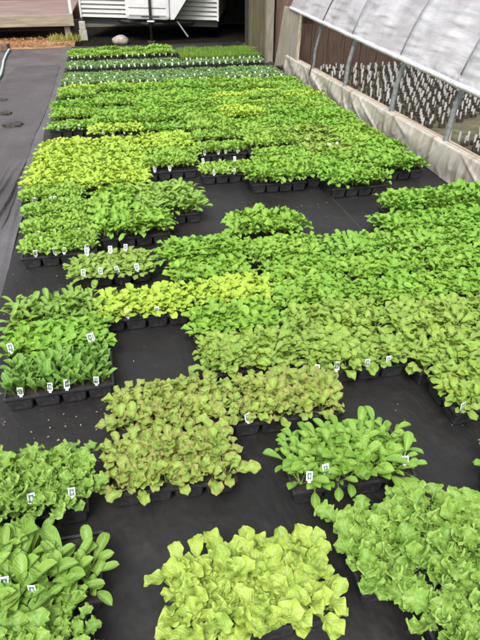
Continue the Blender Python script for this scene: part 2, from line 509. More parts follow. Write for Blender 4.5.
# tray pieces
def rim_mesh():
    m = MB()
    t = .011
    o = [(0, 0), (TW, 0), (TW, TD), (0, TD)]
    i = [(t, t), (TW - t, t), (TW - t, TD - t), (t, TD - t)]
    v = [(x, y, TZ) for x, y in o] + [(x, y, TZ) for x, y in i] + [(x, y, TZ - .012) for x, y in o] + [(x, y, TZ - .030) for x, y in i]
    f = []
    for a in range(4):
        b = (a + 1) % 4
        f += [(a, b, 4 + b, 4 + a), (8 + a, 8 + b, b, a), (4 + a, 4 + b, 12 + b, 12 + a), (12 + a, 12 + b, 8 + b, 8 + a)]
    m.v, m.f = v, f
    return m.mesh('rim', M_plastic)
def pack_block(m, x0, y0, w, d):
    z0, z1, q, c = .002, .078, .010, .008
    top = [(x0 + c, y0), (x0 + w - c, y0), (x0 + w, y0 + c), (x0 + w, y0 + d - c), (x0 + w - c, y0 + d), (x0 + c, y0 + d), (x0, y0 + d - c), (x0, y0 + c)]
    cx, cy = x0 + w / 2, y0 + d / 2
    bot = [(cx + (x - cx) * (1 - 2 * q / w), cy + (y - cy) * (1 - 2 * q / d)) for x, y in top]
    k = len(m.v)
    m.v += [(x, y, z1) for x, y in top] + [(x, y, z0) for x, y in bot]
    m.f += [tuple(k + i for i in range(8)), tuple(k + 8 + i for i in reversed(range(8)))]
    m.f += [(k + i, k + 8 + i, k + 8 + (i + 1) % 8, k + (i + 1) % 8) for i in range(8)]
PW, PD = .1295, .1305
PACKS = [(.0075 + (PW + .0035) * i, .006 + (PD + .010) * j) for j in range(2) for i in range(4)]
def pack_mesh():
    m = MB(); pack_block(m, 0, 0, PW, PD)
    return m.mesh('cell_pack', M_plastic)
def packs_mesh():
    m = MB()
    for x, y in PACKS:
        pack_block(m, x, y, PW, PD)
    return m.mesh('cell_packs', M_plastic)
def soil_mesh():
    v, f = grid_mesh(lambda a, b: (.0125 + a * (TW - .025), .0125 + b * (TD - .025), .0815 + .002 * math.sin(a * 60) * math.sin(b * 34)), 17, 9)
    me = bpy.data.meshes.new('soil'); me.from_pydata(v, [], f); finish_mesh(me, M_soil, True)
    return me
RIM, PACK, PACKS_ME, SOIL = rim_mesh(), pack_mesh(), packs_mesh(), soil_mesh()

M_tag = speckled('white_tag_plastic', (0.55, 0.56, 0.55), (0.66, 0.66, 0.64), 30, 0.4, 0.05)
M_print = speckled('dark_tag_print', (0.03, 0.075, 0.08), (0.07, 0.13, 0.12), 90, 0.4, 0.0)
def tag_meshes():
    body = MB().box(-.016, .016, -.0006, .0006, -.0, .052)
    body.box(-.008, .008, -.0006, .0006, -.012, -.0002)
    pr = MB().box(-.0105, .0105, -.0011, -.00075, .008, .044)
    # pale swoosh on the dark picture
    sw = MB().tube([(0, -.0013, .013), (.0005, -.0013, .019), (.001, -.0013, .026), (.0005, -.0013, .033), (0, -.0013, .039)], [.0010, .0042, .0060, .0045, .0010], 8)
    sw.v = [(x, -.0012 + (y + .0013) * .06, z) for x, y, z in sw.v]
    return body.mesh('plant_tag', M_tag), pr.mesh('print', M_print), sw.mesh('emblem', M_tag)
TAG_ME, PRINT_ME, EMBLEM_ME = tag_meshes()
EMBLEM_ME.materials[0] = speckled('pale_green_tag_print', (0.25, 0.33, 0.25), (0.42, 0.5, 0.4), 200, .4, 0)

def add_tag(parent, x, y, z=.075, detail=True):
    M = Matrix.Translation((x, y, z)) @ Matrix.Rotation(R(random.uniform(-14, 14)), 4, 'Z') @ Matrix.Rotation(R(random.uniform(-26, -6)), 4, 'X') @ Matrix.Rotation(R(random.uniform(-9, 9)), 4, 'Y') @ Matrix.Scale(random.uniform(.80, .95), 4)
    t = link('plant_tag', TAG_ME, parent, M)
    if detail:
        link('print', PRINT_ME, t)
        link('emblem', EMBLEM_ME, t)
    return t

def tray(xl, yf, kind, label, group, lod, tags=(), front=True, rot=0.0, scale=1.0, tagz=.100, bare=None):
    rz = R(rot if rot else random.uniform(-1.3, 1.3))
    root = thing('seedling_tray', label, 'seedling tray', (xl, yf, .006), rz, group)
    link('rim', RIM, root)
    link('soil', SOIL, root)
    if front:
        for x, y in PACKS:
            link('cell_pack', PACK, root, Matrix.Translation((x, y, 0)))
    else:
        link('cell_packs', PACKS_ME, root)
    if lod == 'near':
        for M in plant_spots(kind):
            if bare and M.translation.x > bare[0] * TW and M.translation.y > bare[1] * TD:
                continue
            pl = link('seedling', random.choice(heart_variants(kind)), root, M @ Matrix.Scale(scale, 4))
            for Q in rosette(kind):
                link('leaf', random.choice(leaf_variants(kind)), pl, Q)
    elif lod == 'mid':
        for M in plant_spots(kind):
            link('seedling', random.choice(seedling_variants(kind)), root, M @ Matrix.Scale(scale, 4))
    else:
        o = link('foliage', random.choice(foliage_variants(kind)), root)
        if random.random() < .5:
            o.matrix_basis = Matrix.Translation((TW / 2, TD / 2, 0)) @ Matrix.Rotation(PI, 4, 'Z') @ Matrix.Diagonal((1.05, 1.07, scale * 1.12, 1)) @ Matrix.Translation((-TW / 2, -TD / 2, 0))
        else:
            o.matrix_basis = Matrix.Translation((TW / 2, TD / 2, 0)) @ Matrix.Diagonal((1.05, 1.07, scale * 1.12, 1)) @ Matrix.Translation((-TW / 2, -TD / 2, 0))
        o['kind'] = 'stuff'
    for q in tags:
        x, y = (q, .007) if not isinstance(q, tuple) else q
        add_tag(root, x * TW, y if y < .02 else y * TD, tagz if y < .02 else tagz + .05, lod != 'far' or yf < 8)
    return root

# ------------------------------------------------------------------ the ground
def struct(o):
    o['kind'] = 'structure'
    return o

def nz(x, y, z=0.0):
    return noise.noise(Vector((x, y, z)))

v, f = grid_mesh(lambda a, b: ((a - .5) * 240, -60 + b * 240, -.03), 3, 3)
struct(mesh_obj('ground', v, f, M_earth))

def bed_fn(a, b):
    x = -.99 + a * 4.26; y = -1.6 + b * 17.2
    z = .001 + .0045 * max(0, nz(x * 2.2, y * .9)) + .004 * max(0, nz(x * 6, y * 1.2, 3))
    if x > 3.1:
        z += .03 * ((x - 3.1) / .17) ** 2     # turned up against the wall
    e = math.exp(-((x + .90) / .05) ** 2)
    z += e * (.012 + .012 * nz(x * 3, y * 1.5, 9))
    return (x, y, z)
v, f = grid_mesh(bed_fn, 150, 330)
struct(mesh_obj('weed_fabric_bed', v, f, M_fabric, smooth=True))

def path_fn(a, b):
    x = -6.0 + a * 5.06; y = -1.6 + b * 17.4
    x2 = x + (.014 * nz(y * 1.3, 2.2) if a > .9 else 0)
    z = -.012 + .006 * nz(x * 1.2, y * .6)
    d = x + .94
    if d > -.42:
        k = (d + .42) / .42
        w = math.sin(x * 74 + 2.2 * nz(y * .5, 1.0) * 3) * .5 + .5
        amp = .026 * (0.45 + .55 * max(0, nz(y * .55, 6.1) + .45)) * math.sin(min(1, k) * PI * .5)
        fade = max(0.0, min(1, (7.5 - y) / 3.0)) * .8 + .2
        z += k * .016 + w * amp * fade
    return (x2, y, z)
v, f = grid_mesh(path_fn, 240, 330)
struct(mesh_obj('weed_fabric_path', v, f, M_fabric_path, smooth=True))

def strip_fn(a, b):
    x = -1.98 + a * .90 + .035 * nz(b * 9, a * .5) + .012 * nz(b * 40, a); y = 2.6 + b * 10.3
    k_ = max(0.0, min(1.0, (6.6 - y) / 1.2)) * max(0.0, min(1.0, (x + 1.75) / .3))
    r1 = nz(x * 9 + .5 * nz(y * .6, 1), y * .55, 12)
    fold_ = k_ * (.040 * math.exp(-(r1 / .10) ** 2) + .012 * nz(x * 20, y * .8, 3))
    return (x, y, .002 + .006 * nz(x * 1.2, y * .6) + .004 * max(0, nz(x * 5, y * 2, 4)) + .006 + fold_)
v, f = grid_mesh(strip_fn, 110, 200)
struct(mesh_obj('fabric_strip', v, f, M_fabric_strip, smooth=True))

# ------------------------------------------------------------------ seedling trays
ORD = ['first', 'second', 'third', 'fourth', 'fifth', 'sixth', 'seventh', 'eighth', 'ninth']
FT = (.14, .38, .50, .80)      # four tags along the front of a tray
# foreground
G1 = 'large lettuce trays at the front'
tray(-.84, .76, 'frilly', 'frilly light green lettuce tray cut off by the bottom edge, before the cos tray', G1, 'near', rot=2)
tray(-.80, 1.10, 'cos', 'tray of tall smooth paddle-leaved cos lettuce with a bare grey corner rim', G1, 'near', tags=((.42, .25), (.60, .12)), rot=-1, bare=(.60, .62))
tray(-.85, 1.47, 'frilly', 'frilly green lettuce tray directly behind the tall paddle-leaved cos tray', G1, 'near', tags=((.62, .10), (.9, .10)), rot=1.5)
tray(-.02, .89, 'yellow', 'bright yellow-green lettuce tray standing alone on black fabric at the front', G1, 'near', rot=-3, scale=1.08)
tray(.63, .925, 'frilly', 'large frilly green lettuce tray in front of the smooth-leaved tray with white tags', G1, 'near', rot=-2, scale=1.08)
tray(.79, .60, 'frilly', 'frilly green lettuce tray at the bottom corner, nearest of the frilly ones', G1, 'near', rot=-3, scale=1.05)
tray(1.37, 1.10, 'bok', 'smooth-leaved green tray mostly outside the frame beside the large frilly tray', G1, 'near', rot=2)
tray(-.235, 1.53, 'bronze', 'red-tinged green lettuce tray standing forward of the other red-tinged trays', G1, 'near', rot=-3, scale=1.05)
tray(.52, 1.385, 'bok', 'tray of smooth rounded paddle leaves with three white tags on its front', G1, 'near', tags=((.12, .03), (.27, .10), (.90, .06)), rot=-2)
G2 = 'red-tinged lettuce trays'
tray(-.20, 1.86, 'bronze', 'red-tinged lettuce tray right behind the forward red-tinged one', G2, 'mid', rot=-1)
tray(.352, 1.82, 'bronze', 'red-tinged lettuce tray with one white tag, behind the smooth paddle-leaved tray', G2, 'mid', tags=(.14,), rot=-3)
tray(1.425, 1.67, 'oak', 'red-tinged lettuce tray jutting out beside bare fabric at the frame edge', G2, 'mid', tags=(.06,), rot=1)
tray(.83, 2.10, 'oak', 'red-tinged lettuce tray with four front tags above an open dark rim', G2, 'mid', tags=(.06, .26, .58, .80), rot=-2)
tray(.27, 2.20, 'oak', 'red-tinged lettuce tray between the four-tag red-tinged tray and bare fabric', G2, 'mid')
tray(1.395, 1.985, 'oak', 'red-tinged lettuce tray behind the one that juts out at the frame edge', G2, 'mid', front=False)
tray(.84, 2.41, 'oak', 'red-tinged lettuce tray directly behind the four-tag red-tinged tray', G2, 'mid', front=False)
tray(1.40, 2.31, 'oak', 'red-tinged lettuce tray, second row behind the jutting tray', G2, 'mid', front=False)
tray(1.96, 2.30, 'oak', 'red-tinged lettuce tray at the frame edge, in the back row of red-tinged ones', G2, 'mid', front=False)
tray(1.96, 1.98, 'oak', 'red-tinged lettuce tray just outside the frame beside the back row', G2, 'mid', front=False)
G3 = 'trays in the block beside the fabric path'
tray(-.735, 2.23, 'spinach', 'upright dark green spinach tray with four picture tags along its front', G3, 'mid', tags=(.16, .42, .57, .84), rot=1.5, tagz=.102)
tray(-.76, 2.545, 'lush', 'round-leaved green tray between the spinach tray and the cos behind', G3, 'mid', tags=((.07, .05), (.84, .06), (.86, .0701)), rot=.8, front=False)
tray(-.80, 2.85, 'cos', 'cos lettuce tray at the back of the spinach block', G3, 'mid', rot=1, scale=.85)
G4 = 'trays in the middle block'
tray(-.255, 2.84, 'lime', 'lime green lettuce tray with a long bare dark front over empty fabric', G4, 'mid', tags=(.3, .62), rot=-.5, scale=1.0)
tray(.30, 2.86, 'lime', 'lime green lettuce tray joining the lime tray to the green middle block', G4, 'mid', front=False)
tray(.27, 2.53, 'green', 'mid green lettuce tray between the lime tray and the red-tinged trays', G4, 'mid')
for i, (x, y) in enumerate(((.84, 2.73), (1.40, 2.64), (1.96, 2.63), (.85, 3.04), (1.41, 2.97), (1.97, 2.95))):
    tray(x, y, 'green', 'green middle-block tray, %s row behind the red-tinged ones, %s column from the lime tray' % (ORD[i // 3], ORD[i % 3]), G4, 'mid', front=False)
tray(2.53, 2.62, 'green', 'green lettuce tray just past the frame edge, first row behind the red-tinged trays', G4, 'far', front=False)
tray(2.53, 2.95, 'green', 'green lettuce tray by the frame edge, second row behind the red-tinged trays', G4, 'far', front=False)
tray(.22, 3.17, 'green', 'green lettuce tray directly behind the joining lime tray', G4, 'mid', front=False)
tray(.20, 3.475, 'lush', 'green lettuce tray forming the rounded back corner beside open fabric', G4, 'far')
tray(.76, 3.77, 'lush', 'green lettuce tray standing as a mound at the back of the middle block', G4, 'far', rot=-2, scale=1.25)
tray(.80, 3.36, 'green', 'green lettuce tray in front of the mound tray, beside a dark gap', G4, 'far', front=False)
tray(1.36, 3.28, 'green', 'green lettuce tray at the back edge of the middle block facing open fabric', G4, 'far', front=False)
tray(1.92, 3.28, 'green', 'green lettuce tray at the back edge, below the tray group by the tunnel wall', G4, 'far', front=False)
tray(2.48, 3.28, 'green', 'green lettuce tray in front of the raised mound by the tunnel wall', G4, 'far', front=False)
tray(2.51, 3.60, 'lush', 'green lettuce tray under the mound by the tunnel wall, nearer row', G4, 'far', front=False)
tray(1.94, 3.59, 'lush', 'green lettuce tray between the block edge and the corner mound', G4, 'far', front=False)
tray(2.13, 3.91, 'lush', 'bright green lettuce mound tray at the corner of open fabric by the tunnel wall', G4, 'far', scale=1.35)
tray(2.69, 3.93, 'lush', 'bright green lettuce mound tray touching the foot of the tunnel wall', G4, 'far', front=False, scale=1.3)
# left block past the empty fabric
G5 = 'small trays in the tagged block by the path'
tray(-.83, 3.80, 'small', 'young round-leaved tray with four front tags, beside the path folds', G5, 'far', tags=(.20, .46, .57, .88), rot=.5, scale=1.15)
tray(-.85, 4.13, 'small', 'young round-leaved tray behind the four-tag one, white tags between them', G5, 'far', tags=(.22, .24, .70, .80), rot=.5, front=False, scale=1.15)
tray(-.88, 4.46, 'small', 'young round-leaved tray at the back of the tagged block, before the lime trays', G5, 'far', front=False, scale=1.2)
tray(-.45, 3.42, 'oak', 'pale red-tinged tray standing alone forward with four front tags', G5, 'far', tags=(.14, .36, .57, .82, (.2, .8), (.5, .8), (.7, .85)), rot=.5, scale=.72)
tray(-.26, 4.00, 'lush', 'dense dark green lettuce tray beside the four-tag round-leaved tray', G5, 'far', scale=1.2)
tray(.0, 4.315, 'lush', 'dense dark green lettuce tray turned end-on, second in its column beside the tagged block', G5, 'far', front=False, scale=1.2, rot=90)
tray(.055, 4.35, 'cos', 'dark cos lettuce tray with a bare grey rim end on open fabric', G5, 'far', rot=2, scale=.95)
tray(.035, 4.67, 'cos', 'dark cos lettuce tray behind the one with the bare rim end', G5, 'far', front=False, scale=.85)
# yellow block
G6 = 'lime yellow lettuce block beside the path'
tray(-.95, 4.86, 'small', 'tagged yellow-green tray at the front corner of the lime block', G6, 'far', tags=(.22, .48, .56, .82), scale=1.15)
for i in range(5):
    tray(-.95 + .015 * i, 5.17 + .305 * i, 'lime', 'lime yellow tray next to the path, %s behind the tagged corner tray' % ORD[i], G6, 'far', front=False)
for i in range(5):
    tray(-.375 + .01 * i, 5.07 + .305 * i, 'lime', 'lime yellow tray in the second column from the path, %s row from its dark front' % ORD[i], G6, 'far', front=i == 0, scale=1.05)
tray(.175, 5.49, 'small', 'mid green two-tag tray at the inner corner of the lime block', G6, 'far', tags=(.20, .48), scale=1.35)
for i in range(3):
    tray(.225, 5.82 + .31 * i, 'lime' if i else 'green', '%s tray in the third column of the lime block, %s behind the two-tag tray' % ('lime yellow' if i else 'mid green', ORD[i]), G6, 'far', front=False)
# small tagged trays and the lush block on open fabric
G7 = 'trays around the open fabric by the tunnel'
tray(.735, 5.27, 'small', 'low green four-tag tray standing alone before the wide far field', G7, 'far', tags=(.22, .48, .60, .86, (.1, .85), (.7, .8)), scale=1.05)
tray(1.17, 4.93, 'lush', 'dense green lettuce tray in the lush block, beside the low four-tag tray', G7, 'far', scale=1.15)
tray(1.885, 4.655, 'lush', 'dense green lettuce tray furthest forward of the lush block, dark cells showing', G7, 'far', scale=1.2)
tray(1.74, 4.97, 'lush', 'dense green lettuce tray just behind the forward lush one', G7, 'far', front=False, scale=1.15)
tray(2.45, 4.99, 'lush', 'dense green lettuce tray of the lush block beside the tunnel wall', G7, 'far', scale=1.15)
tray(1.30, 5.26, 'green', 'green tray in the second row of the lush block, column nearest the four-tag tray', G7, 'far', front=False)
tray(1.865, 5.29, 'green', 'green tray in the second row of the lush block, middle column', G7, 'far', front=False)
tray(2.45, 5.31, 'lush', 'green tray in the second row of the lush block, beside the tunnel wall', G7, 'far', front=False)
tray(1.40, 5.58, 'green', 'green tray in the third row of the lush block, first column', G7, 'far', front=False)
tray(1.955, 5.60, 'oak', 'brownish red-tinged tray in the third row of the lush block', G7, 'far', front=False, scale=.9, tags=((.5, .5), (.7, .6)))
tray(2.51, 5.63, 'lush', 'green tray in the third row of the lush block, beside the tunnel wall', G7, 'far', front=False)
# the wide far field
G8 = 'trays of the wide far field'
COLX = [-.87, -.31, .25, .81, 1.37, 1.93, 2.49]
CW = 'column %s from the path'
tray(.80, 5.93, 'small', 'green tray at the far field front with tags over a dark rim', G8, 'far', tags=(.12, .40, .55, .8), scale=1.2)
LIMES = {(2, 0), (2, 4), (1, 1), (6, 5), (6, 6), (5, 6)}
PALE = {(4, 3), (5, 3), (3, 5), (8, 0)}
rows = [5.95, 6.32, 6.68, 7.0, 7.32, 7.635, 7.95, 8.265, 8.58, 8.895, 9.21, 9.52]
def field_kind(r, c, x, y):
    if y > 9.4 and c < 2: return 'lime'
    if 6.9 < y < 7.1 and c == 1: return 'lime'
    if 7.2 < y < 7.7 and c == 4: return 'lime'
    if (8.2 < y < 8.3 and c == 6) or (8.5 < y < 8.6 and c in (5, 4)): return 'lime'
    if y < 6.4 and c == 5: return 'oak'
    return random.choice(['green', 'green', 'lush', 'small'])
for r, y in enumerate(rows):
    for c, x in enumerate(COLX):
        if y < 6.1 and c < 4: continue
        if y < 6.9 and c < 3: continue
        if y < 7.2 and c < 1: continue
        k = field_kind(r, c, x, y)
        nm = {'lime': 'lime yellow', 'green': 'mid green', 'lush': 'bright green', 'small': 'young green', 'oak': 'red-tinged'}[k]
        fr = (r == 4 and c == 0) or (r == 3 and c == 1)
        tg = (.2, .42, .66) if fr else tuple(random.uniform(.1, .9) for _ in range(random.choice([0, 0, 1, 2])))
        if r == 2 and c == 5: tg = (.2, .5, .6, .85); fr = True
        xx = x + random.uniform(-.012, .012) - (.02 if c == 1 and r == 3 else 0)
        word = ['front', 'second', 'third', 'fourth', 'fifth', 'sixth', 'seventh', 'eighth', 'ninth', 'tenth', 'eleventh', 'back'][r]
        tray(xx, y + (.06 if (r == 2 and c == 5) else 0) + random.uniform(-.008, .008), k, '%s tray in the wide far field, %s row, %s column from the path' % (nm, word, ORD[c]), G8, 'far', tags=tg, front=fr, scale={'small': 1.35}.get(k, 1.0) * random.uniform(.82, 1.18))
# grey-green brassicas with white tags, then the last rows
G9 = 'brassica trays with white tags at the far end'
brow = [10.16, 10.5, 10.84, 11.75, 12.1, 13.05, 13.4, 13.75]
for r, y in enumerate(brow):
    cols = [-.90, -.34, .22, .78, 1.34, 1.90, 2.46]
    if r >= 4: cols = cols[:4]
    for c, x in enumerate(cols):
        fr = r in (0, 3, 5) and c < 4
        k = 'kale'
        if r >= 5: k = 'small' if (c + r) % 2 else 'green'
        tray(x + random.uniform(-.03, .03), y, k, '%s tray, %s row past the lettuce field, %s column from the path' % ('grey-green brassica' if k == 'kale' else 'leafy green', ORD[r], ORD[c]), G9, 'far', tags=(.14, .36, .6, .84) if r in (0, 1, 3, 5) else (.3, .7), front=fr, scale=1.0 if k == 'kale' else 1.1)
for r in range(4):
    for c in range(3):
        tray(1.40 + .56 * c, 12.25 + .33 * r, 'grass', 'fine grass-like onion tray before the trailer, %s row, %s column from the trailer jack' % (ORD[r], ORD[c]), 'onion trays at the far end', 'far', tags=(.15, .3, .55, .7, .9) if r == 0 else (), front=r == 0, scale=.95)

# ------------------------------------------------------------------ polytunnel
HX, HZ, HR = 5.45, .30, 2.20
M_steel = speckled('galvanised_pipe', (0.10, 0.105, 0.105), (0.17, 0.18, 0.18), 25, 0.45, 0.1)
M_board = speckled('weathered_base_board', (0.16, 0.125, 0.09), (0.30, 0.25, 0.19), 6, 0.85, 0.4, (6, .5, 6))

def film_material():
    m, t, b = mat('clear_white_tunnel_film')
    v = coords(t, (1, 1, 1))
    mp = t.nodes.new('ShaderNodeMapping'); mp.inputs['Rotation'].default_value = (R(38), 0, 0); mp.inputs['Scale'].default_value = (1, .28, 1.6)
    L(t, v, mp.inputs['Vector'])
    streak = noise_tex(t, mp.outputs['Vector'], 6, 6, 0.62)
    st2 = noise_tex(t, v, 2.0, 3)
    b.inputs['Roughness'].default_value = 0.22
    mp2 = t.nodes.new('ShaderNodeMapping'); mp2.inputs['Rotation'].default_value = (R(52), 0, 0); mp2.inputs['Scale'].default_value = (1, .5, 3.2)
    L(t, v, mp2.inputs['Vector'])
    cr = N(t, 'ShaderNodeTexNoise', Scale=3.2, Detail=5.0, Roughness=0.6); cr.noise_type = 'RIDGED_MULTIFRACTAL'
    L(t, mp2.outputs['Vector'], cr.inputs['Vector'])
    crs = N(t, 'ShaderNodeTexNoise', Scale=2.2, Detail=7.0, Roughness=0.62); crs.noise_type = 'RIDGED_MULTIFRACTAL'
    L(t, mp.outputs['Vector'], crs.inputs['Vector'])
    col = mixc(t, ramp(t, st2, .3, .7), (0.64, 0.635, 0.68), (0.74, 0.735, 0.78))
    col = mixc(t, ramp(t, crs.outputs['Fac'], 0.75, 1.05), col, (0.92, 0.92, 0.94))  # white gloss along the creases, painted into the film colour
    L(t, col, b.inputs['Base Color'])
    b0 = N(t, 'ShaderNodeBump', Strength=0.6, Distance=0.06); L(t, cr.outputs['Fac'], b0.inputs['Height'])
    bp = N(t, 'ShaderNodeBump', Strength=0.4, Distance=0.05); L(t, streak, bp.inputs['Height']); L(t, b0.outputs[0], bp.inputs['Normal']); L(t, bp.outputs[0], b.inputs['Normal'])
    tl = t.nodes.new('ShaderNodeBsdfTranslucent'); tl.inputs['Color'].default_value = (.70, .70, .74, 1)
    tp = t.nodes.new('ShaderNodeBsdfTransparent')
    m1 = t.nodes.new('ShaderNodeMixShader'); m1.inputs[0].default_value = .45
    L(t, b.outputs[0], m1.inputs[1]); L(t, tl.outputs[0], m1.inputs[2])
    m2 = t.nodes.new('ShaderNodeMixShader')
    mr = t.nodes.new('ShaderNodeMapRange'); mr.inputs['To Min'].default_value = .45; mr.inputs['To Max'].default_value = .18
    L(t, ramp(t, st2, .35, .65), mr.inputs['Value']); L(t, mr.outputs[0], m2.inputs[0])
    L(t, m1.outputs[0], m2.inputs[1]); L(t, tp.outputs[0], m2.inputs[2])
    L(t, m2.outputs[0], t.nodes['Material Output'].inputs['Surface'])
    return m
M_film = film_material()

tn = thing('polytunnel', 'low polytunnel with white film roof, rolled-up side and steel hoops', 'polytunnel', (0, 0, 0))
def hoop_pt(a, dr=0.0):
    return (HX - (HR + dr) * math.cos(a), HZ + (HR + dr) * math.sin(a))
for y in (3.6, 5.12, 6.42, 7.97, 9.45, 10.75):
    pts = [(HX - HR + .03, y, -.02)] + [(hoop_pt(R(q))[0], y, hoop_pt(R(q))[1]) for q in range(0, 181, 9)] + [(HX + HR - .03, y, -.02)]
    MB().tube(pts, .030, 10).build('hoop', M_steel, tn, True)
def cover_fn(a, b):
    y = 2.6 + b * 8.6
    z0 = .86 + (y - 4.3) * .036
    a0 = math.asin(min(.95, (z0 - HZ) / (HR + .05)))
    ang = a0 + a * (PI - a0 - .05)
    sag = -.030 * abs(math.sin((y - .5) * PI / 1.42)) ** .7
    w = .022 * nz(y * 1.6 + ang * 3.5, ang * 4, 1) + .016 * nz(y * 3 + ang * 14, (ang - y * .25) * 5, 5) + .008 * nz(y * 9 + ang * 30, ang * 12, 7)
    rr = .062 + w * min(1, a * 12) + sag * min(1, a * 8)
    x, z = hoop_pt(ang, rr)
    return (x, y, z)
v, f = grid_mesh(cover_fn, 130, 230)
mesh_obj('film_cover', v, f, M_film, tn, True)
# rolled film on its bar along the raised side
pts = []
rad = []
for i in range(60):
    y = 2.6 + i * (11.2 - 2.6) / 59
    z0 = .86 + (y - 4.3) * .036
    x = HX - math.sqrt((HR + .06) ** 2 - (z0 - HZ) ** 2)
    pts.append((x - .012 + .006 * nz(y * 3, 1), y, z0 - .01 + .006 * nz(y * 4, 2))); rad.append(.028 + .006 * nz(y * 6, 3))
M_roll = speckled('rolled_film', (0.36, 0.36, 0.36), (0.50, 0.50, 0.51), 12, 0.35, 0.3, (1, 3, 1))
MB().tube(pts, rad, 12).build('rolled_side', M_roll, tn, True)
MB().tube([(HX, 2.6, HZ + HR - .05), (HX, 11.0, HZ + HR - .05)], .022, 8).build('ridge_pipe', M_steel, tn, True)
# dark strap over the film
M_strap = speckled('dark_strap', (0.02, 0.02, 0.02), (0.05, 0.05, 0.05), 20, 0.6, 0.1)
for y, s in ((9.3, 1),):
    pts = [(hoop_pt(R(q), .07)[0], y - (q - 15) * .004, hoop_pt(R(q), .07)[1]) for q in range(8, 170, 6)]
    pts = [(3.16, y + .05, .25), (3.2, y + .03, .45)] + pts
    MB().tube(pts, .010, 6).build('strap_hoop_line', M_strap, tn, True)
for y in (5.12, 6.42, 7.97):  # thin lines added over the film for hoop shadows showing through
    pts = [(hoop_pt(R(q), .082)[0], y, hoop_pt(R(q), .082)[1]) for q in range(17, 166, 4)]
    MB().tube(pts, .007, 6).build('strap_hoop_line', M_steel, tn, True)
# end wall of brown boards
M_brown = speckled('brown_board', (0.075, 0.045, 0.032), (0.13, 0.085, 0.06), 5, 0.8, 0.25, (5, 5, .6))
ew = thing('end_wall', 'brown boarded end wall inside the polytunnel', 'wall', (0, 11.0, 0))
x = 3.38
while x < 7.5:
    w_ = .34
    z1 = HZ + math.sqrt(max(.04, (HR - .06) ** 2 - (max(abs(x - HX), abs(x + w_ - HX))) ** 2))
    MB().box(x + .004, x + w_ - .004, 0, .03 + random.uniform(0, .006), -.02, z1, .003).build('board', M_brown, ew)
    x += w_
MB().box(3.36, 7.54, .05, .07, -.02, 1.0).build('backing', M_brown, ew)
MB().box(HX - 2.0, HX + 2.0, -.05, -.004, .95, 1.04, .004).build('rail', M_strap, ew)
# base wall: thick weathered board, capped, with dirty film hanging down its outer face
MB().box(3.235, 3.30, 2.6, 11.0, -.03, .315, .006).build('base_board', M_board, tn)
MB().box(HX + HR - .05, HX + HR + .02, 2.6, 11.0, -.03, .335, .006).build('base_board', M_board, tn)
MB().box(3.222, 3.315, 2.6, 10.98, .318, .342, .004).build('top_plank', M_board, tn)
M_skirt = speckled('dirty_film_skirt', (0.27, 0.25, 0.215), (0.37, 0.35, 0.315), 4, 0.32, 0.12, (1, 3, .5), 0.5, 0.3, 0.7, (0.18, 0.15, 0.11), 3.5)
def skirt_fn(a, b):
    y = 2.6 + b * 8.3
    q = .5 + .5 * nz(y * .9, 4.4)
    fold = -.016 * math.exp(-(nz(y * 1.9 + a * .9, a * .8, 31) / .12) ** 2) - .006 * math.exp(-(nz(y * 4.5 - a * 1.2, a * 1.6, 17) / .12) ** 2) + .006 * nz(y * 2.0 + a * 1.5, a * 2.0, 2) + .002 * nz(y * 11, a * 5, 8)
    z = .346 - a * (.325 + .05 * nz(y * 1.7, 9.9))
    if y > 6.6:   # gathered, sagging folds further along
        k = min(1, (y - 6.6) / .8)
        fold += k * .016 * math.sin(y * 6.5 + a * 4.2) * math.sin(a * PI)
    x = 3.205 - .015 * math.sin(a * PI) + fold * (.25 + .75 * math.sin(min(1, a * 1.6) * PI * .5)) - .02 * a
    if a < .02: x = 3.245
    return (min(x, 3.222) if a > .02 else x, y, z)
v, f = grid_mesh(skirt_fn, 26, 640)
mesh_obj('film_skirt', v, f, M_skirt, tn, True)
# pale panel at the tunnel's far corner
M_pale = speckled('pale_grey_plywood', (0.16, 0.145, 0.11), (0.24, 0.22, 0.17), 5, 0.7, 0.2, (4, 4, .5))
pp = thing('corner_panel', 'pale grey upright plywood panel closing the tunnel side by the fence post', 'panel', (3.22, 0, 0))
pn = MB()
k0 = [(0, 10.25, .30), (0, 11.75, .02), (.10, 11.55, 1.10), (.10, 10.45, 1.05)]
pn.v = [(p[0], p[1], p[2]) for p in k0] + [(p[0] + .03, p[1], p[2]) for p in k0]
pn.f = [(0, 1, 2, 3), (7, 6, 5, 4), (0, 4, 5, 1), (1, 5, 6, 2), (2, 6, 7, 3), (3, 7, 4, 0)]
pn.build('sheet', M_pale, pp)
MB().tube([(-.02, 10.28, .05), (.085, 10.40, 1.08)], .018, 8).build('edge_batten', M_board, pp)

# bed inside with rows of white tags in small pots
M_moss = speckled('mossy_bed_soil', (0.08, 0.078, 0.04), (0.17, 0.155, 0.085), 5, 0.95, 0.7, c3=(0.10, 0.085, 0.06), s3=3)
bed = thing('planting_bed', 'mossy soil bed under the polytunnel set with white tags', 'planting bed', (0, 0, 0))
v, f = grid_mesh(lambda a, b: (3.31 + a * 4.2, 2.6 + b * 8.38, .085 + .02 * nz(a * 20, b * 40)), 60, 110)
mesh_obj('soil', v, f, M_moss, bed, True)
M_stick = speckled('white_stick_tag', (0.55, 0.54, 0.52), (0.70, 0.69, 0.67), 20, 0.5, 0.1)
sm = MB().box(-.010, .010, -.001, .001, -.03, .052)
sm.box(-.0145, .0145, -.0016, .0016, .0525, .090)
STICK = sm.mesh('plant_tag', M_stick)
cnt = 0
pts = []
def shows(x, y):
    # seen from the path, between the base wall and the rolled side
    q = 3.33 / x
    z = 1.95 + (.16 - 1.95) * q
    return .36 < z < .90 + (y * q - 4.3) * .036 and y * q > 4.25
pots = []
row = 0
y = 4.7
